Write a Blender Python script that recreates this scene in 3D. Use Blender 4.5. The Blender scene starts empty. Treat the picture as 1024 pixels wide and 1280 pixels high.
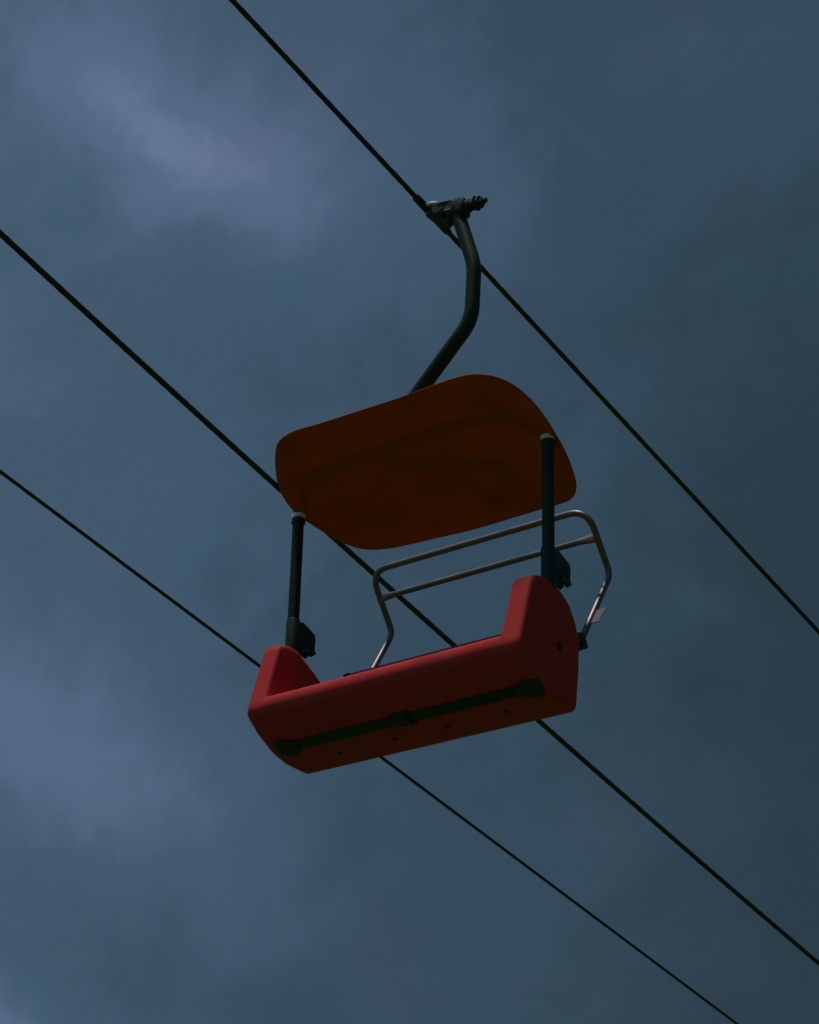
import bpy, bmesh, math, random
from mathutils import Vector, Matrix
random.seed(7)
R = math.radians
S = bpy.context.scene
COL = S.collection
EYE = 1.6                                   # eye height of the photographer
BASE = Vector((-4.5963, 6.0955, 3.9065 - 1.03 + EYE))   # lowest point of the chair; +x width, +y along the ropes
DZ = 1.03                                   # local height of the canopy collars above BASE

# ------------------------------------------------------------------ helpers
def finish(name, bm, mat, parent=None, smooth=True, sharp=38):
    bmesh.ops.recalc_face_normals(bm, faces=bm.faces)
    for f in bm.faces: f.smooth = smooth
    if smooth:
        for e in bm.edges:
            if len(e.link_faces) == 2 and e.calc_face_angle(0) > R(sharp): e.smooth = False
    me = bpy.data.meshes.new(name); bm.to_mesh(me); bm.free()
    me.materials.append(mat)
    o = bpy.data.objects.new(name, me); COL.objects.link(o)
    if parent: o.parent = parent
    return o

def fillet_path(pts, rads, n=8):
    """polyline with its inner corners rounded"""
    P = [Vector(p) for p in pts]; out = [P[0]]
    for i in range(1, len(P) - 1):
        r = rads[i - 1]
        if r <= 0: out.append(P[i]); continue
        a = (P[i-1] - P[i]).normalized(); b = (P[i+1] - P[i]).normalized()
        ang = a.angle(b); d = r / math.tan(ang / 2)
        d = min(d, (P[i-1]-P[i]).length*.49, (P[i+1]-P[i]).length*.49)
        p0 = P[i] + a*d; p1 = P[i] + b*d
        for k in range(n + 1):
            t = k / n
            out.append(p0*(1-t)**2 + P[i]*2*t*(1-t) + p1*t*t)
    out.append(P[-1]); return out

def sweep(bm, path, radius, seg=20, caps=True, flat=None, lobes=0, pitch=.1, depth=.12):
    """round (or flattened) bar along a path, rotation-minimising frames"""
    path = [Vector(p) for p in path]; n = len(path)
    T = [((path[min(i+1, n-1)] - path[max(i-1, 0)]).normalized()) for i in range(n)]
    up = Vector((0, 0, 1)) if abs(T[0].z) < .9 else Vector((0, 1, 0))
    N = (up - T[0]*up.dot(T[0])).normalized(); rings = []; dist = 0
    for i in range(n):
        if i: dist += (path[i]-path[i-1]).length
        N = (N - T[i]*N.dot(T[i])).normalized(); B = T[i].cross(N)
        rr = radius[i] if isinstance(radius, (list, tuple)) else radius
        fx, fy = flat[i] if flat else (1, 1)
        ring = []
        for k in range(seg):
            a = 2*math.pi*k/seg
            q = rr
            if lobes: q = rr*(1 - depth*abs(math.sin(lobes/2*(a - 2*math.pi*dist/pitch)))**2 * 1.0)
            ring.append(bm.verts.new(path[i] + N*math.cos(a)*q*fx + B*math.sin(a)*q*fy))
        rings.append(ring)
    for i in range(n - 1):
        for k in range(seg):
            bm.faces.new((rings[i][k], rings[i][(k+1) % seg], rings[i+1][(k+1) % seg], rings[i+1][k]))
    if caps:
        bm.faces.new(rings[0][::-1]); bm.faces.new(rings[-1])

def prism(bm, poly, axis, a, b, bev=0.0):
    """polygon in the two other axes extruded along axis from a to b"""
    def mk(p, t):
        q = list(p); q.insert(axis, t); return Vector(q)
    v0 = [bm.verts.new(mk(p, a)) for p in poly]; v1 = [bm.verts.new(mk(p, b)) for p in poly]
    fs = [bm.faces.new(v0[::-1]), bm.faces.new(v1)]
    n = len(poly)
    for i in range(n): fs.append(bm.faces.new((v0[i], v0[(i+1) % n], v1[(i+1) % n], v1[i])))
    if bev:
        es = {e for f in fs for e in f.edges}
        bmesh.ops.bevel(bm, geom=list(es), offset=bev, segments=2, profile=.5, affect='EDGES')

def box(bm, x0, x1, y0, y1, z0, z1, bev=0.0):
    prism(bm, [(x0, y0), (x1, y0), (x1, y1), (x0, y1)], 2, z0, z1, bev)

def bolt(bm, c, d, r, h, hexa=True):
    """bolt head: hexagon with a washer under it, c on the surface, d outward"""
    c = Vector(c); d = Vector(d).normalized()
    sweep(bm, [c - d*.004, c + d*h*.25], r*1.35, seg=20)
    sweep(bm, [c + d*h*.25, c + d*h*.9, c + d*h], [r, r, r*.85], seg=6 if hexa else 16)

# ------------------------------------------------------------------ materials
def new_mat(name):
    m = bpy.data.materials.new(name); m.use_nodes = True
    nt = m.node_tree; b = nt.nodes['Principled BSDF']; return m, nt, b

def paint(name, col, rough=.4, metal=0., spec=.5, var=.12, bump=.06, scale=60, coat=0., dirt=None, trans=0.):
    m, nt, b = new_mat(name); N = nt.nodes; L = nt.links
    tc = N.new('ShaderNodeTexCoord')
    n1 = N.new('ShaderNodeTexNoise'); n1.inputs['Scale'].default_value = 5; n1.inputs['Detail'].default_value = 8
    n1.inputs['Roughness'].default_value = .65
    L.new(tc.outputs['Object'], n1.inputs['Vector'])
    cr = N.new('ShaderNodeMapRange'); cr.inputs['From Min'].default_value = .3; cr.inputs['From Max'].default_value = .7
    cr.inputs['To Min'].default_value = 1 - var; cr.inputs['To Max'].default_value = 1 + var
    L.new(n1.outputs['Fac'], cr.inputs['Value'])
    mx = N.new('ShaderNodeMix'); mx.data_type = 'RGBA'; mx.blend_type = 'MULTIPLY'; mx.inputs[0].default_value = 1
    mx.inputs[6].default_value = (*col, 1); L.new(cr.outputs['Result'], mx.inputs[7])
    out = mx.outputs[2]
    if dirt:
        n3 = N.new('ShaderNodeTexNoise'); n3.inputs['Scale'].default_value = 11; n3.inputs['Detail'].default_value = 10
        mp = N.new('ShaderNodeMapping'); mp.inputs['Scale'].default_value = (1, 1, .35)
        L.new(tc.outputs['Object'], mp.inputs['Vector']); L.new(mp.outputs['Vector'], n3.inputs['Vector'])
        r3 = N.new('ShaderNodeMapRange'); r3.inputs['From Min'].default_value = .52; r3.inputs['From Max'].default_value = .75
        r3.inputs['To Max'].default_value = .45
        L.new(n3.outputs['Fac'], r3.inputs['Value'])
        m3 = N.new('ShaderNodeMix'); m3.data_type = 'RGBA'; L.new(r3.outputs['Result'], m3.inputs[0])
        L.new(out, m3.inputs[6]); m3.inputs[7].default_value = (*dirt, 1); out = m3.outputs[2]
    L.new(out, b.inputs['Base Color'])
    rr = N.new('ShaderNodeMapRange'); rr.inputs['To Min'].default_value = rough*.75; rr.inputs['To Max'].default_value = min(1, rough*1.3)
    L.new(n1.outputs['Fac'], rr.inputs['Value']); L.new(rr.outputs['Result'], b.inputs['Roughness'])
    b.inputs['Metallic'].default_value = metal
    b.inputs['Specular IOR Level'].default_value = spec
    b.inputs['Coat Weight'].default_value = coat
    n2 = N.new('ShaderNodeTexNoise'); n2.inputs['Scale'].default_value = scale; n2.inputs['Detail'].default_value = 6
    L.new(tc.outputs['Object'], n2.inputs['Vector'])
    bp = N.new('ShaderNodeBump'); bp.inputs['Strength'].default_value = bump; bp.inputs['Distance'].default_value = .004
    L.new(n2.outputs['Fac'], bp.inputs['Height']); L.new(bp.outputs['Normal'], b.inputs['Normal'])
    if trans:                                   # thin glass-fibre sheet lets some sun through
        tr = N.new('ShaderNodeBsdfTranslucent'); L.new(out, tr.inputs['Color'])
        ms = N.new('ShaderNodeMixShader'); ms.inputs[0].default_value = trans
        L.new(b.outputs[0], ms.inputs[1]); L.new(tr.outputs[0], ms.inputs[2])
        L.new(ms.outputs[0], N['Material Output'].inputs['Surface'])
    return m

M_RED = paint('red_fibreglass', (.53, .049, .046), rough=.6, spec=.06, var=.12, bump=.3, scale=140, dirt=(.36, .055, .034))
M_CAN = paint('red_canopy_fibreglass', (.43, .098, .018), rough=.5, spec=.22, var=.15, bump=.2, scale=60, dirt=(.28, .066, .014), trans=.26)
M_GREEN = paint('dark_green_paint', (.014, .034, .022), rough=.45, spec=.2, var=.25, bump=.12, scale=80)
M_STEEL = paint('stainless_tube', (.20, .175, .18), rough=.47, metal=1., var=.12, bump=.05, scale=120)
M_PLATE = paint('galvanised_plate', (.11, .105, .11), rough=.6, metal=.5, var=.2, bump=.2, scale=90)
M_ALU = paint('pale_washer_metal', (.85, .86, .87), rough=.5, metal=.25, var=.1, bump=.05, scale=120)
M_BLACK = paint('black_iron', (.013, .016, .016), rough=.55, var=.3, bump=.3, scale=90)
M_GRIP = paint('grip_casting', (.026, .030, .026), rough=.55, metal=.2, var=.35, bump=.4, scale=70)
M_ROPE = paint('steel_rope', (.020, .034, .028), rough=.7, metal=.1, var=.3, bump=.3, scale=150)
M_HOLE = paint('hole_shadow', (.012, .010, .009), rough=.8, var=.1)

# ground: dry grass hillside
def ground_mat():
    m, nt, b = new_mat('hillside_grass'); N = nt.nodes; L = nt.links
    tc = N.new('ShaderNodeTexCoord')
    a = N.new('ShaderNodeTexNoise'); a.inputs['Scale'].default_value = .35; a.inputs['Detail'].default_value = 12
    c = N.new('ShaderNodeTexNoise'); c.inputs['Scale'].default_value = 14; c.inputs['Detail'].default_value = 8
    L.new(tc.outputs['Object'], a.inputs['Vector']); L.new(tc.outputs['Object'], c.inputs['Vector'])
    ad = N.new('ShaderNodeMath'); ad.operation = 'MULTIPLY_ADD'; ad.inputs[1].default_value = .5
    L.new(c.outputs['Fac'], ad.inputs[0]); 
    hf = N.new('ShaderNodeMath'); hf.operation = 'MULTIPLY'; hf.inputs[1].default_value = .5
    L.new(a.outputs['Fac'], hf.inputs[0]); L.new(hf.outputs[0], ad.inputs[2])
    r = N.new('ShaderNodeValToRGB'); e = r.color_ramp.elements
    e[0].position = .35; e[0].color = (.024, .072, .006, 1); e[1].position = .65; e[1].color = (.052, .104, .009, 1)
    L.new(ad.outputs[0], r.inputs['Fac']); L.new(r.outputs['Color'], b.inputs['Base Color'])
    b.inputs['Roughness'].default_value = .95
    bp = N.new('ShaderNodeBump'); bp.inputs['Strength'].default_value = .6; bp.inputs['Distance'].default_value = .05
    L.new(c.outputs['Fac'], bp.inputs['Height']); L.new(bp.outputs['Normal'], b.inputs['Normal'])
    return m

def ground_z(x, y):
    # the hill falls away in the direction the ropes run, and levels off far out
    s = -.2*90*math.tanh(y/90)
    return s + .25*math.sin(x*.11+1)*math.cos(y*.07) * min(1, (abs(x)+abs(y))/12)
bm = bmesh.new(); NG = 90
def warp(t): return math.copysign(abs(t)**3*2600 + abs(t)*60, t)
grid = [[bm.verts.new((warp(i/NG*2-1), warp(j/NG*2-1), ground_z(warp(i/NG*2-1), warp(j/NG*2-1)))) for j in range(NG+1)] for i in range(NG+1)]
for i in range(NG):
    for j in range(NG):
        bm.faces.new((grid[i][j], grid[i+1][j], grid[i+1][j+1], grid[i][j+1]))
g = finish('ground', bm, ground_mat()); g['kind'] = 'structure'

# ------------------------------------------------------------------ the chair
chair = bpy.data.objects.new('chairlift_chair', None); COL.objects.link(chair)
chair.location = BASE; chair.empty_display_size = .3
chair['label'] = 'red two-seat chairlift chair with curved red canopy, hanging by a bent dark green arm'
chair['category'] = 'chairlift chair'
def V(u, v, w): return Vector((u, v, w + DZ))

# --- seat shell: cross sections lofted along the width
def resample(pts, n):
    P = [Vector((a, b, 0)) for a, b in pts]; L = [0]
    for i in range(1, len(P)): L.append(L[-1] + (P[i]-P[i-1]).length)
    out = []
    for k in range(n):
        t = L[-1]*k/(n-1); i = 0
        while i < len(P)-2 and L[i+1] < t: i += 1
        s = (t - L[i])/max(1e-9, L[i+1]-L[i]); out.append(P[i].lerp(P[i+1], s).to_2d())
    return out
def rnd(pts, rads, n=6):
    return [(p.x, p.y) for p in fillet_path([(a, b, 0) for a, b in pts], rads, n)]
# the underside, shared by every station: back bottom -> front nose
under = rnd([(.168, -.86), (.149, -1.018), (.02, -1.016), (-.06, -.997), (-.148, -.951), (-.216, -.899), (-.217, -.868)],
            [.022, .05, .06, .05, .025])
nA, nB, nC = 26, 40, 6
A_ = resample(under, nA)
tall = rnd([(-.217, -.868), (-.139, -.604), (-.085, -.579), (-.012, -.574), (.055, -.590), (.108, -.622), (.150, -.680), (.172, -.745), (.168, -.86)],
           [.020, .05, .05, .07, .07, .07, .07])
def low(lip):
    return rnd([(-.217, -.868), (-.212, -.838), (-.19, -.834), (-.05, -.850), (.085, -.835), (.118, lip-.002), (.138, lip+.006), (.160, lip-.02), (.172, -.745), (.168, -.86)],
               [.018, .012, .05, .06, .006, .008, .01, .03])
T_ = resample(tall, nB)
# the inner wall of each arm panel falls away sooner than the outer one
TI = resample(rnd([(-.217, -.868), (-.139, -.606), (-.090, -.590), (-.030, -.594), (.05, -.636), (.140, -.684), (.160, -.735), (.172, -.765), (.168, -.86)],
               [.020, .05, .04, .07, .07, .05, .03]), nB)
def tb(f): return [TI[i].lerp(T_[i], f) for i in range(nB)]
def inset(P, d, closed=False):
    out = []
    n = len(P)
    for i in range(n):
        a = P[(i-1) % n] if closed else P[max(0, i-1)]; b = P[(i+1) % n] if closed else P[min(n-1, i+1)]
        t = (b - a); 
        if t.length < 1e-9: out.append(P[i].copy()); continue
        t.normalize(); nn = Vector((t.y, -t.x))           # loop runs clockwise seen from +u -> inside
        out.append(P[i] + nn*d)
    return out
def soft(P, d):                                          # inset that fades in above the nose
    I = inset(P, d); return [P[i].lerp(I[i], min(1, i/7)) for i in range(len(P))]
def section(kind, d=0., lip=-.658, mix=0., blend=1.):
    if kind == 'low': B = resample(low(lip), nB)
    elif kind == 'mix':
        L_ = resample(low(lip), nB); B = [L_[i].lerp(TI[i], mix) for i in range(nB)]
    else: B = tb(blend)
    if kind == 'mix' and d: B = soft(B, d)
    full = list(A_) + list(B[1:-1])
    if kind == 'tall_in':                               # only the upper part is pulled in
        full = list(A_) + soft(tb(blend), d)[1:-1]
    if kind == 'all_in':
        full = inset(full, d, True)
    return full
half = [(0, section('low')), (.10, section('low')), (.25, section('low')), (.37, section('low')), (.395, section('low')),
        (.405, section('low', lip=-.668)), (.425, section('low', lip=-.70)), (.47, section('low', lip=-.70)),
        (.482, section('low', lip=-.70)), (.492, section('mix', lip=-.70, mix=.012)), (.501, section('mix', lip=-.70, mix=.04)), (.508, section('mix', lip=-.70, mix=.085, d=.002)),
        (.513, section('mix', lip=-.70, mix=.15, d=.006)), (.517, section('mix', lip=-.70, mix=.26, d=.010)), (.5195, section('mix', lip=-.70, mix=.45, d=.0125)), (.521, section('tall_in', .013, blend=0)), (.5235, section('tall_in', .006, blend=.03)), (.5275, section('tall_in', .0018, blend=.1)),
        (.533, section('tall', blend=.2)), (.545, section('tall', blend=.45)), (.555, section('tall', blend=.7)), (.565, section('tall', blend=.9)), (.580, section('tall')),
        (.590, section('all_in', .0010)), (.5965, section('all_in', .0040)), (.601, section('all_in', .0085)), (.6032, section('all_in', .014)),
        (.6040, section('all_in', .020))]
stations = [(-u, s) for u, s in half[::-1][:-1]] + half
bm = bmesh.new(); prev = None
for u, s in stations:
    ring = [bm.verts.new(V(u, p.x, p.y)) for p in s]
    if prev:
        n = len(ring)
        for k in range(n): bm.faces.new((prev[k], prev[(k+1) % n], ring[(k+1) % n], ring[k]))
    else: bm.faces.new(ring[::-1])
    prev = ring
bm.faces.new(prev)
seat = finish('seat', bm, M_RED, chair, sharp=60)

# moulded seam and plugs on the shell underside
def bottom_w(v):
    pts = [(-.216, -.884), (-.148, -.947), (-.06, -.993), (.02, -1.013), (.15, -1.018)]
    for (a, b), (c, d) in zip(pts, pts[1:]):
        if v <= c: return b + (d-b)*(v-a)/(c-a)
    return pts[-1][1]
for u, v in ((-.350, .030), (-.093, .022), (.135, .028), (.396, .016)):
    bm = bmesh.new(); bolt(bm, V(u, v, bottom_w(v)+.002), (0, 0, -1), .011, .009)
    finish('bolt', bm, M_BLACK, seat)
bm = bmesh.new(); bolt(bm, V(.6035, .033, -.81), (1, 0, 0), .012, .007, False); finish('bolt', bm, M_BLACK, seat)
bm = bmesh.new(); bolt(bm, V(-.6035, .033, -.81), (-1, 0, 0), .012, .007, False); finish('bolt', bm, M_BLACK, seat)
# dark end knobs of the hinge rod that runs along the low back lip
for s in (-1, 1):
    bm = bmesh.new(); sweep(bm, [V(s*.408, .140, -.656), V(s*.430, .140, -.656), V(s*.435, .140, -.656)], [.009, .009, .006], seg=16)
    finish('knob', bm, M_BLACK, seat)

# --- steel beam under the seat
bm = bmesh.new()
tilt = Matrix.Rotation(R(-24), 4, 'X')
def tbox(bm, u0, u1, hv, h0, h1, v=-.072, bev=.003):
    b2 = bmesh.new(); box(b2, u0, u1, -hv, hv, h0, h1, bev)
    base = V(0, v, bottom_w(v))
    bmesh.ops.transform(b2, matrix=Matrix.Translation(base) @ tilt, verts=b2.verts)
    me = bpy.data.meshes.new('t'); b2.to_mesh(me); b2.free(); bm.from_mesh(me); bpy.data.meshes.remove(me)
tbox(bm, -.50, .54, .023, -.009, .006)
beam = finish('seat_beam', bm, M_GREEN, chair, sharp=25)
for u0, u1 in ((-.562, -.462), (.500, .600)):
    bm = bmesh.new(); prism(bm, [(u0, -.030), (u0+.02, -.040), (u0+.055, -.040), (u0+.058, -.026), (u1, -.026), (u1, .026), (u0+.075, .026), (u0+.07, .044), (u0+.035, .044), (u0+.03, .030), (u0, .026)] if u0 < 0 else
          [(u1, -.026), (u1-.03, -.036), (u1-.06, -.036), (u1-.064, -.026), (u0, -.026), (u0, .026), (u1-.06, .026), (u1-.055, .044), (u1-.02, .044), (u1, .030)], 2, -.013, .012, .003)
    bmesh.ops.transform(bm, matrix=Matrix.Translation(V(0, -.072, bottom_w(-.072))) @ tilt, verts=bm.verts)
    pl = finish('end_plate', bm, M_BLACK, beam, sharp=25)
bm = bmesh.new(); tbox(bm, -.034, .042, .027, -.013, .006); tbox(bm, -.012, .055, .034, -.009, .008)
clampp = finish('middle_clamp', bm, M_BLACK, beam, sharp=25)
for u in (-.016, .020):
    bm = bmesh.new()
    q = Matrix.Translation(V(0, -.072, bottom_w(-.072))) @ tilt
    c = q @ Vector((u, .004, -.013)); d = (q.to_3x3() @ Vector((0, -.25, -1)))
    bolt(bm, c, d, .0045, .008); finish('bolt', bm, M_PLATE, clampp)

# --- frame: one bent tube, two posts and the cross tube over the canopy
PU = .581
bm = bmesh.new()
TOP = [(-.480, -.094, .122), (-.36, -.092, .146), (-.20, -.080, .163), (0, -.068, .171), (.20, -.078, .163), (.36, -.092, .146), (.480, -.094, .122)]
path = fillet_path([V(-PU, 0, -.60), V(-PU, 0, -.2), V(-PU, -.002, .050)] + [V(*p) for p in TOP] + [V(PU, -.002, .050), V(PU, 0, -.2), V(PU, 0, -.60)],
                   [0, .10, .10, .5, .5, .5, .5, .5, .10, .10, 0], 8)
sweep(bm, path, .0225, seg=28)
frame = finish('frame_tube', bm, M_GREEN, chair)
for s in (-1, 1):
    bm = bmesh.new()
    sweep(bm, [V(s*PU, 0, -.597), V(s*PU, 0, -.445), V(s*PU, 0, -.438)], [.0265, .0265, .0235], seg=28)
    sl = finish('post_sleeve', bm, M_GREEN, frame)
    # hinge bracket welded to the sleeve, two cheeks and a pin
    bm = bmesh.new()
    poly = [(.0, -.452), (.040, -.440), (.058, -.448), (.110, -.466), (.116, -.482), (.112, -.532), (.124, -.541), (.098, -.562), (.074, -.552), (.060, -.530), (.042, -.535), (.040, -.585), (0, -.60)]
    poly = [(a, b + DZ) for a, b in poly]
    prism(bm, poly, 0, s*PU-.019, s*PU-.012, .0012)
    prism(bm, poly, 0, s*PU+.012, s*PU+.019, .0012)
    box(bm, s*PU-.012, s*PU+.012, .02, .112, DZ-.480, DZ-.466, .001)
    box(bm, s*PU-.0115, s*PU+.0115, .106, .1125, DZ-.532, DZ-.482, .001)
    br = finish('hinge_bracket', bm, M_GREEN, sl, sharp=25)
    bm = bmesh.new()
    sweep(bm, [V(s*PU-.026, .056, -.548), V(s*PU+.026, .056, -.548)], .007, seg=12)
    sweep(bm, [V(s*PU-.029, .056, -.548), V(s*PU-.022, .056, -.548)], .009, seg=6)
    sweep(bm, [V(s*PU+.022, .056, -.548), V(s*PU+.029, .056, -.548)], .009, seg=6)
    finish('pin', bm, M_PLATE, br)
    # collar and rubber ring where the post meets the canopy
    bm = bmesh.new(); sweep(bm, [V(s*PU, 0, -.012), V(s*PU, 0, -.011), V(s*PU, 0, .006), V(s*PU, 0, .007)], [.025, .0285, .0285, .025], seg=28)
    cl = finish('collar', bm, M_ALU, frame)
    bm = bmesh.new(); sweep(bm, [V(s*PU, 0, -.034), V(s*PU, 0, -.031), V(s*PU, 0, -.0145), V(s*PU, 0, -.0125)], [.024, .0275, .0275, .025], seg=28)
    finish('rubber_ring', bm, M_BLACK, cl)

# --- canopy: curved glass-fibre sheet with a rolled lip
OUT = [(-.492, -.259), (-.442, -.288), (-.372, -.289), (-.273, -.267), (-.097, -.248), (.087, -.245), (.246, -.262), (.387, -.284), (.477, -.286), (.55, -.264),
       (.601, -.213), (.625, -.128), (.623, -.036), (.616, .047), (.594, .137), (.567, .205), (.523, .252), (.469, .275), (.34, .298), (.209, .315), (.054, .325), (-.092, .318),
       (-.301, .289), (-.411, .252), (-.474, .205), (-.52, .135), (-.552, .067), (-.578, .0), (-.586, -.073), (-.563, -.159)]
def catmull(P, n=6):
    out = []; m = len(P); P = [Vector(p) for p in P]
    for i in range(m):
        a, b, c, d = P[i-1], P[i], P[(i+1) % m], P[(i+2) % m]
        for k in range(n):
            t = k/n
            out.append(.5*((2*b) + (c-a)*t + (2*a-5*b+4*c-d)*t*t + (3*b-a-3*c+d)*t**3))
    return out
ring0 = catmull(OUT, 5)
for _ in range(4):
    ring0 = [(ring0[i-1] + ring0[i]*2 + ring0[(i+1) % len(ring0)])/4 for i in range(len(ring0))]
cc = Vector((.01, .015))
def surf(u, v, r):
    w = .09 - .5*v - .15*v*v - .27*u*u
    # moulded channel that takes the cross tube, fading out at the ends
    w += .014*math.exp(-((v+.070+.16*u*u)/.030)**2)*max(0, 1-(abs(u)/.56)**6)
    # shallow pressed panels either side
    w += .010*math.exp(-((abs(u)-.36)/.10)**2 - ((v-.13)/.09)**2)
    w += .006*math.exp(-((abs(u)-.47)/.05)**2 - ((v+.12)/.06)**2)
    return w
bm = bmesh.new(); NR = 44; m = len(ring0); th = .007
def layer(off):
    rings = []
    for k in range(1, NR+1):
        f = (k/NR)**.85; rg = []
        for p in ring0:
            q = cc + (p-cc)*f
            droop = 0
            rg.append(bm.verts.new(V(q.x, q.y, surf(q.x, q.y, f) - droop + off)))
        rings.append(rg)
    c = bm.verts.new(V(cc.x, cc.y, surf(cc.x, cc.y, 0) + off))
    for i in range(m): bm.faces.new((c, rings[0][i], rings[0][(i+1) % m]))
    for k in range(NR-1):
        for i in range(m): bm.faces.new((rings[k][i], rings[k+1][i], rings[k+1][(i+1) % m], rings[k][(i+1) % m]))
    return rings[-1]
lo = layer(0); hi = layer(th)
# rolled edge
mid = []
for a, b in zip(lo, hi):
    p = (a.co+b.co)/2; d = Vector((p.x-cc.x, p.y-cc.y, 0)).normalized()
    mid.append(bm.verts.new(p + d*.004))
for i in range(m):
    j = (i+1) % m
    bm.faces.new((lo[i], lo[j], mid[j], mid[i])); bm.faces.new((mid[i], mid[j], hi[j], hi[i]))
canopy = finish('canopy', bm, M_CAN, chair, sharp=80)

# --- tubular back frame with a lower cross tube
bw = .509
side = [(.30, -.70), (.528, -.322), (.373, -.112)]
pts = [V(-bw, *side[0]), V(-bw, *side[1]), V(-bw, *side[2]), V(bw, *side[2]), V(bw, *side[1]), V(bw, *side[0])]
bm = bmesh.new(); sweep(bm, fillet_path(pts, [.055, .085, .085, .055], 12), .0125, seg=20)
back = finish('backrest', bm, M_STEEL, chair)
bm = bmesh.new(); n = 40; pth = []; fl = []
for k in range(n+1):
    u = -bw + .006 + (2*bw-.012)*k/n; pth.append(V(u, .434, -.206))
    e = max(0, 1 - (bw-abs(u))/.085); e = e*e*(3-2*e)
    fl.append((1+.75*e, 1-.72*e))
sweep(bm, pth, .0118, seg=20, flat=fl); finish('cross_tube', bm, M_STEEL, back)
for s in (-1, 1):
    # small stop plate standing off the arm
    A = V(s*bw, .372, -.582); B = V(s*bw, .412, -.514)
    d = (B-A).normalized(); o_ = Vector((s, 0, -.06)).normalized(); nn = d.cross(o_).normalized()
    bm = bmesh.new()
    c0 = [A+o_*.008, B+o_*.008, B+d*.008+o_*.054, A+d*.004+o_*.044]
    va = [bm.verts.new(p - nn*.002) for p in c0]; vb = [bm.verts.new(p + nn*.002) for p in c0]
    bm.faces.new(va[::-1]); bm.faces.new(vb)
    for i in range(4): bm.faces.new((va[i], va[(i+1) % 4], vb[(i+1) % 4], vb[i]))
    bmesh.ops.bevel(bm, geom=list(bm.edges), offset=.0008, segments=1, affect='EDGES')
    finish('stop_plate', bm, M_PLATE, back, sharp=25)
    # pivot bracket reaching back from the shell
    poly = [(.14, -.760), (.276, -.652), (.310, -.640), (.318, -.645), (.342, -.690), (.284, -.722), (.14, -.82)]
    bm = bmesh.new()
    prism(bm, [(a, b+DZ) for a, b in poly], 0, s*bw+s*.0135, s*bw+s*.0195, .0012)
    prism(bm, [(a, b+DZ) for a, b in poly], 0, s*bw-s*.0195, s*bw-s*.0135, .0012)
    pb = finish('pivot_bracket', bm, M_GREEN, chair, sharp=25)
    bm = bmesh.new(); bolt(bm, V(s*(bw+.0195), .305, -.69), (s, 0, 0), .010, .01); finish('bolt', bm, M_BLACK, pb)

# --- hanger arm
bm = bmesh.new()
hp = fillet_path([V(-.15, -.068, .165), V(-.032, -.008, .345), V(.232, 0, .615), V(.241, 0, .86), V(.150, 0, 1.150)], [.25, .16, .30], 14)
sweep(bm, hp, .029, seg=32)
arm = finish('hanger_arm', bm, M_GREEN, chair)
bm = bmesh.new()
prism(bm, [(-.25, .162+DZ), (-.03, .165+DZ), (-.08, .23+DZ), (-.13, .23+DZ)], 1, -.072, -.062, .001)
finish('gusset', bm, M_GREEN, arm, sharp=25)

# --- rope grip
ROPE_U, ROPE_W = .03, 1.173
def R_(u, v, w): return V(u, v - 0.0, w)
grip = None
bm = bmesh.new()
# fixed jaw: wedge shaped casting from rope to arm head, in plan (u, v)
plan = [(.034, -.050), (.070, -.054), (.105, -.040), (.150, -.036), (.205, -.030), (.205, .034), (.150, .036), (.112, .038), (.085, .052), (.034, .060)]
prism(bm, plan, 2, DZ+1.134, DZ+1.176, .006)
grip = finish('rope_grip', bm, M_GRIP, chair, sharp=30)
bm = bmesh.new()   # jaw cheeks that close round the rope
sweep(bm, [R_(ROPE_U, -.115, ROPE_W+.0225), R_(ROPE_U, -.105, ROPE_W+.0206), R_(ROPE_U, .105, ROPE_W-.0206), R_(ROPE_U, .12, ROPE_W-.0236)], [.012, .0165, .0165, .0120], seg=20)
finish('jaw', bm, M_GRIP, grip)
bm = bmesh.new()   # pale metal edge on top of the upper jaw
prism(bm, [(.036, -.058), (.064, -.060), (.090, -.044), (.088, -.010), (.036, -.010)], 2, DZ+1.1765, DZ+1.190, .003)
finish('upper_jaw', bm, M_ALU, grip, sharp=30)
bm = bmesh.new()   # lower lever and pin under the jaw
prism(bm, [(.085, DZ+1.130), (.135, DZ+1.130), (.128, DZ+1.098), (.110, DZ+1.088), (.094, DZ+1.100)], 1, -.018, .020, .004)
sweep(bm, [V(.105, -.045, 1.150), V(.105, .055, 1.150)], .011, seg=14)
finish('lever', bm, M_GRIP, grip, sharp=30)
bm = bmesh.new()   # head of the arm
box(bm, .118, .196, -.034, .036, DZ+1.112, DZ+1.182, .008)
sweep(bm, [V(.19, .0, 1.148), V(.218, 0, 1.146)], .025, seg=24)
finish('arm_head', bm, M_GRIP, grip, sharp=30)
bm = bmesh.new()   # spring and its rod
coil = []; turns = 4.2; n = 130
for k in range(n+1):
    t = k/n; a = 2*math.pi*turns*t
    coil.append(V(.218 + .046*t, .017*math.cos(a), 1.144 + .017*math.sin(a)))
sweep(bm, coil, .0047, seg=8)
finish('spring', bm, M_PLATE, grip)
bm = bmesh.new()
sweep(bm, [V(.20, 0, 1.145), V(.292, 0, 1.142)], .0105, seg=14)
for x, q, t in ((.226, .024, .004), (.236, .021, .003), (.2445, .031, .004), (.2535, .021, .003), (.262, .026, .0045)):
    sweep(bm, [V(x, 0, 1.143), V(x+t, 0, 1.143)], q, seg=24)
sweep(bm, [V(.2675, 0, 1.143), V(.281, 0, 1.143)], .0165, seg=6)
sweep(bm, [V(.281, 0, 1.143), V(.295, 0, 1.142)], [.012, .0095], seg=14)
finish('spring_rod', bm, M_GRIP, grip, sharp=30)

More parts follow.
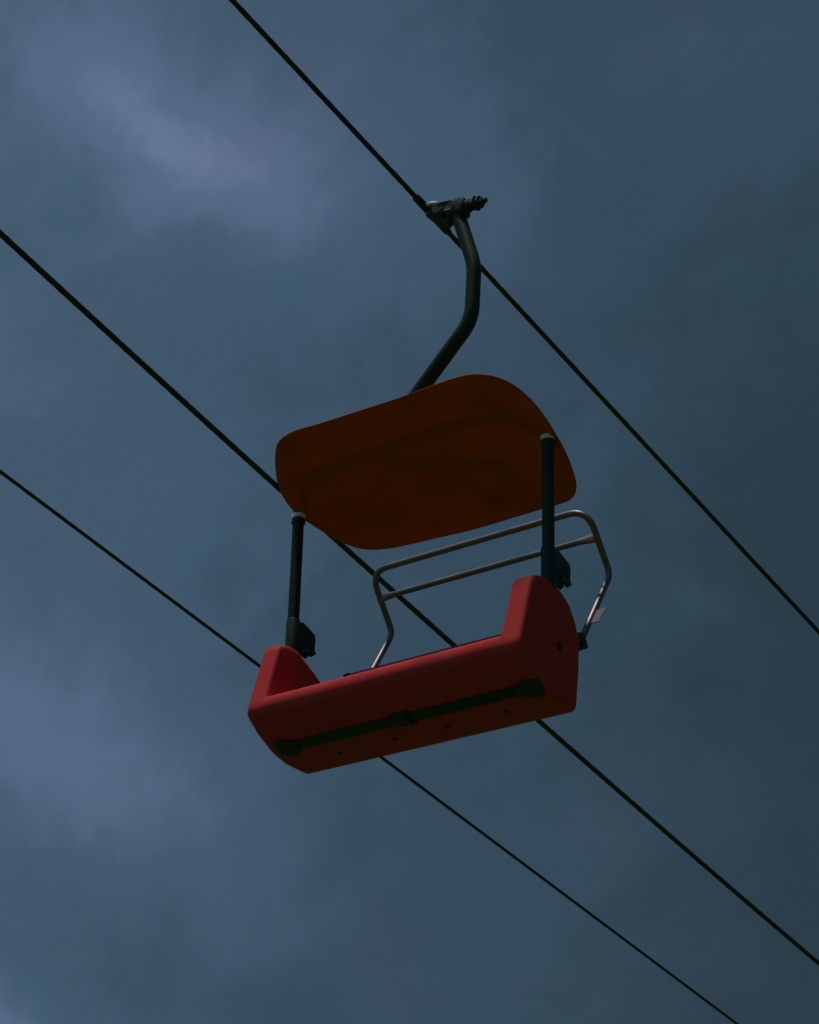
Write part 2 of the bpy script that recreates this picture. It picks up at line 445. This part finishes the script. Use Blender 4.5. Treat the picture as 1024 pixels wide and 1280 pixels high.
# ------------------------------------------------------------------ ropes
def rope(name, pts, radius, label, cat='rope', pitch=.16):
    bm = bmesh.new(); sweep(bm, pts, radius, seg=24, lobes=6, pitch=pitch, depth=.16)
    o = finish(name, bm, M_ROPE, sharp=70)
    # origin on the rope
    c = Vector(pts[len(pts)//2])
    o.data.transform(Matrix.Translation(-c)); o.location = c
    o['label'] = label; o['category'] = cat
    return o
def ys(a, b, near0, near1):
    out = []; y = a
    while y < b:
        out.append(y); y += .02 if near0 < y < near1 else .5
    out.append(b); return out
gy = BASE.y; gz = BASE.z + DZ + ROPE_W
pts = [(BASE.x+ROPE_U, y, gz - (.1966 if y < gy else .2003)*(y-gy)) for y in ys(-50, 75, 3.5, 11.5)]
haul = rope('haul_rope', pts, .0108, 'taut dark steel rope highest of the three, gripped by the clamp of the red chair')
pts = [(-6.6, y, EYE + 6.86389798 - .259167755*y + .0030596534*y*y) for y in ys(-45, 80, 5, 14)]
rope('return_rope', pts, .0150, 'thickest dark rope, middle of three, passing behind the canopy and backrest of the chair')
pts = [(-6.9, y, EYE + 5.59336 - .16590*y + .00000*y*y) for y in ys(-50, 75, 5, 15)]
rope('signal_cable', pts, .0090, 'thinnest dark cable, lowest of three, passing behind the left corner of the seat', 'cable', pitch=.1)

# ------------------------------------------------------------------ camera
cd = bpy.data.cameras.new('camera'); cam = bpy.data.objects.new('camera', cd); COL.objects.link(cam)
r = Vector((.80318819, .59518657, .02533151)); u = Vector((.24523301, -.36908907, .89645637)); f = Vector((-.54290838, .71381105, .44240738))
cam.matrix_world = Matrix(((r.x, u.x, -f.x, 0), (r.y, u.y, -f.y, 0), (r.z, u.z, -f.z, EYE), (0, 0, 0, 1)))
cd.sensor_fit = 'HORIZONTAL'; cd.sensor_width = 36; cd.lens = 36*2852.53/1024
cd.clip_start = .1; cd.clip_end = 6000
S.camera = cam

# ------------------------------------------------------------------ sun and cloudy sky
SUN = Vector((-.09, -.19, 1.0)).normalized()
el = math.asin(SUN.z); az = math.atan2(SUN.x, SUN.y)
sd = bpy.data.lights.new('sun', 'SUN'); sd.energy = 3.7; sd.angle = R(4); sd.color = (1, .93, .84)
so = bpy.data.objects.new('sun', sd); COL.objects.link(so)
so.rotation_euler = (-SUN).to_track_quat('-Z', 'Y').to_euler(); so.location = (0, 0, 30)

W = bpy.data.worlds.new('World'); S.world = W; W.use_nodes = True
nt = W.node_tree; N = nt.nodes; L = nt.links
for nd in list(N): N.remove(nd)
tc = N.new('ShaderNodeTexCoord'); DIR = tc.outputs['Generated']
def math_(op, a, b=None, c=None):
    n = N.new('ShaderNodeMath'); n.operation = op
    for i, x in enumerate((a, b, c)):
        if x is None: continue
        if isinstance(x, (int, float)): n.inputs[i].default_value = x
        else: L.new(x, n.inputs[i])
    return n.outputs[0]
def vdot(vec, v):
    n = N.new('ShaderNodeVectorMath'); n.operation = 'DOT_PRODUCT'; L.new(vec, n.inputs[0]); n.inputs[1].default_value = v
    return n.outputs['Value']
def noise(vec, scale, detail, rough=.55, dist=0):
    n = N.new('ShaderNodeTexNoise'); n.inputs['Scale'].default_value = scale; n.inputs['Detail'].default_value = detail
    n.inputs['Roughness'].default_value = rough; n.inputs['Distortion'].default_value = dist
    L.new(vec, n.inputs['Vector']); return n
# directions wander a little so that the cloud banks get uneven borders
nz = noise(DIR, 9, 7, .55)
sub = N.new('ShaderNodeVectorMath'); sub.operation = 'SUBTRACT'; L.new(nz.outputs['Color'], sub.inputs[0]); sub.inputs[1].default_value = (.5, .5, .5)
scl = N.new('ShaderNodeVectorMath'); scl.operation = 'SCALE'; L.new(sub.outputs[0], scl.inputs[0]); scl.inputs['Scale'].default_value = .075
wd = N.new('ShaderNodeVectorMath'); wd.operation = 'ADD'; L.new(DIR, wd.inputs[0]); L.new(scl.outputs[0], wd.inputs[1]); WD = wd.outputs[0]
def bank(direction, along, s1, s2):
    """a bank of brighter cloud: a stretched soft patch round a direction of the sky"""
    d = Vector(direction).normalized(); a = Vector(along); a = (a - d*a.dot(d)).normalized(); b = d.cross(a)
    x = math_('DIVIDE', vdot(WD, a), s1); y = math_('DIVIDE', vdot(WD, b), s2)
    front = math_('GREATER_THAN', vdot(WD, d), 0)
    e = math_('EXPONENT', math_('MULTIPLY', math_('ADD', math_('MULTIPLY', x, x), math_('MULTIPLY', y, y)), -1))
    return math_('MULTIPLY', e, front)
def acc(items):
    t = None
    for k, v in items:
        t = math_('MULTIPLY', v, k) if t is None else math_('MULTIPLY_ADD', v, k, t)
    return t

axis = (.803, .595, .0)            # compass bearing the cloud cover thickens towards
lin = math_('MINIMUM', math_('MULTIPLY', vdot(DIR, axis), -1.35), .30)   # the brighter side of the sky is bright only up to a point
hgt = math_('MULTIPLY', vdot(DIR, (.245, -.369, .896)), .35)
slant = (.62, .36, -.55)           # banks are drawn out along the wind
banks = acc([
    (.17, bank((-.578, .572, .582), (.55, .42, -.35), .050, .020)),
    (.06, bank((-.552, .610, .568), (.60, .42, -.50), .060, .022)),
    (.17, bank((-.562, .592, .577), (.60, .42, -.50), .110, .048)),
    (.10, bank((-.515, .640, .570), (.60, .42, -.55), .070, .060)),
    (.17, bank((-.684, .647, .338), (.62, .45, -.40), .070, .036)),
    (.11, bank((-.655, .683, .322), (.62, .45, -.40), .110, .045)),
    (.42, bank((-.714, .660, .226), (.62, .45, -.30), .060, .026)),
    (.18, bank((-.345, .716, .608), (.7, .5, -.2), .080, .060)),
    (-.13, bank((-0.412, 0.798, 0.441), (.5, .5, -.6), .090, .050)),
    (.10, bank((-0.644, 0.711, 0.281), (.62, .45, -.40), .070, .035)),
    (.05, bank((-.455, .830, .322), (.7, .5, -.2), .110, .040)),
    (-.05, bank((-.600, .600, .500), (.6, .5, -.3), .120, .040)),
    (-.04, bank((-.640, .690, .270), (.6, .5, -.3), .100, .028)),
    (-.06, bank((-.560, .560, .610), (.6, .5, -.3), .030, .018))])
big = math_('MULTIPLY', math_('SUBTRACT', noise(DIR, 5.5, 5, .5, .4).outputs['Fac'], .5), .38)
fine = math_('MULTIPLY', math_('SUBTRACT', noise(WD, 22, 9, .62, .5).outputs['Fac'], .5), .22)
stretch = N.new('ShaderNodeMapping'); stretch.vector_type = 'POINT'; stretch.inputs['Rotation'].default_value = (0, R(30), R(-40)); stretch.inputs['Scale'].default_value = (1.0, 2.6, 1.6)
L.new(WD, stretch.inputs['Vector'])
wisps = math_('MULTIPLY', math_('SUBTRACT', noise(stretch.outputs[0], 9, 8, .58, .8).outputs['Fac'], .5), .24)
fine = math_('ADD', fine, wisps)
t = math_('ADD', math_('ADD', math_('ADD', math_('ADD', lin, hgt), banks), big), fine)
t = math_('ADD', t, .30)
ramp = N.new('ShaderNodeValToRGB'); L.new(t, ramp.inputs['Fac']); ramp.color_ramp.interpolation = 'EASE'
el_ = ramp.color_ramp.elements
cols = [(0, (.022, .045, .062)), (.28, (.034, .068, .102)), (.55, (.054, .098, .152)), (.8, (.090, .142, .232)), (1.0, (.140, .198, .322))]
K = 20.0
while len(el_) < len(cols): el_.new(.5)
for e, (p, c) in zip(el_, cols): e.position = p; e.color = (*[x*1.0 for x in c], 1)
# faint lilac and teal drift inside the cloud
hue = noise(DIR, 14, 4, .5)
hr = N.new('ShaderNodeMix'); hr.data_type = 'RGBA'; L.new(hue.outputs['Fac'], hr.inputs[0])
hr.inputs[6].default_value = (.90, 1.03, 1.00, 1); hr.inputs[7].default_value = (1.10, .97, 1.0, 1)
mu = N.new('ShaderNodeMix'); mu.data_type = 'RGBA'; mu.blend_type = 'MULTIPLY'; mu.inputs[0].default_value = 1
L.new(ramp.outputs['Color'], mu.inputs[6]); L.new(hr.outputs[2], mu.inputs[7])
up = N.new('ShaderNodeVectorMath'); up.operation = 'SCALE'; L.new(mu.outputs[2], up.inputs[0]); up.inputs['Scale'].default_value = K
sky = N.new('ShaderNodeTexSky'); sky.sky_type = 'NISHITA'; sky.sun_disc = False; sky.sun_elevation = el; sky.sun_rotation = az
mxs = N.new('ShaderNodeMix'); mxs.data_type = 'RGBA'; mxs.inputs[0].default_value = .04
L.new(up.outputs[0], mxs.inputs[6]); L.new(sky.outputs[0], mxs.inputs[7])
bg = N.new('ShaderNodeBackground'); bg.inputs['Strength'].default_value = .1; L.new(mxs.outputs[2], bg.inputs['Color'])
wo = N.new('ShaderNodeOutputWorld'); L.new(bg.outputs[0], wo.inputs['Surface'])

S.view_settings.view_transform = 'Standard'; S.view_settings.look = 'None'
S.view_settings.exposure = -1.0; S.view_settings.gamma = 1; S.view_settings.use_curve_mapping = False
S.render.engine = 'CYCLES'
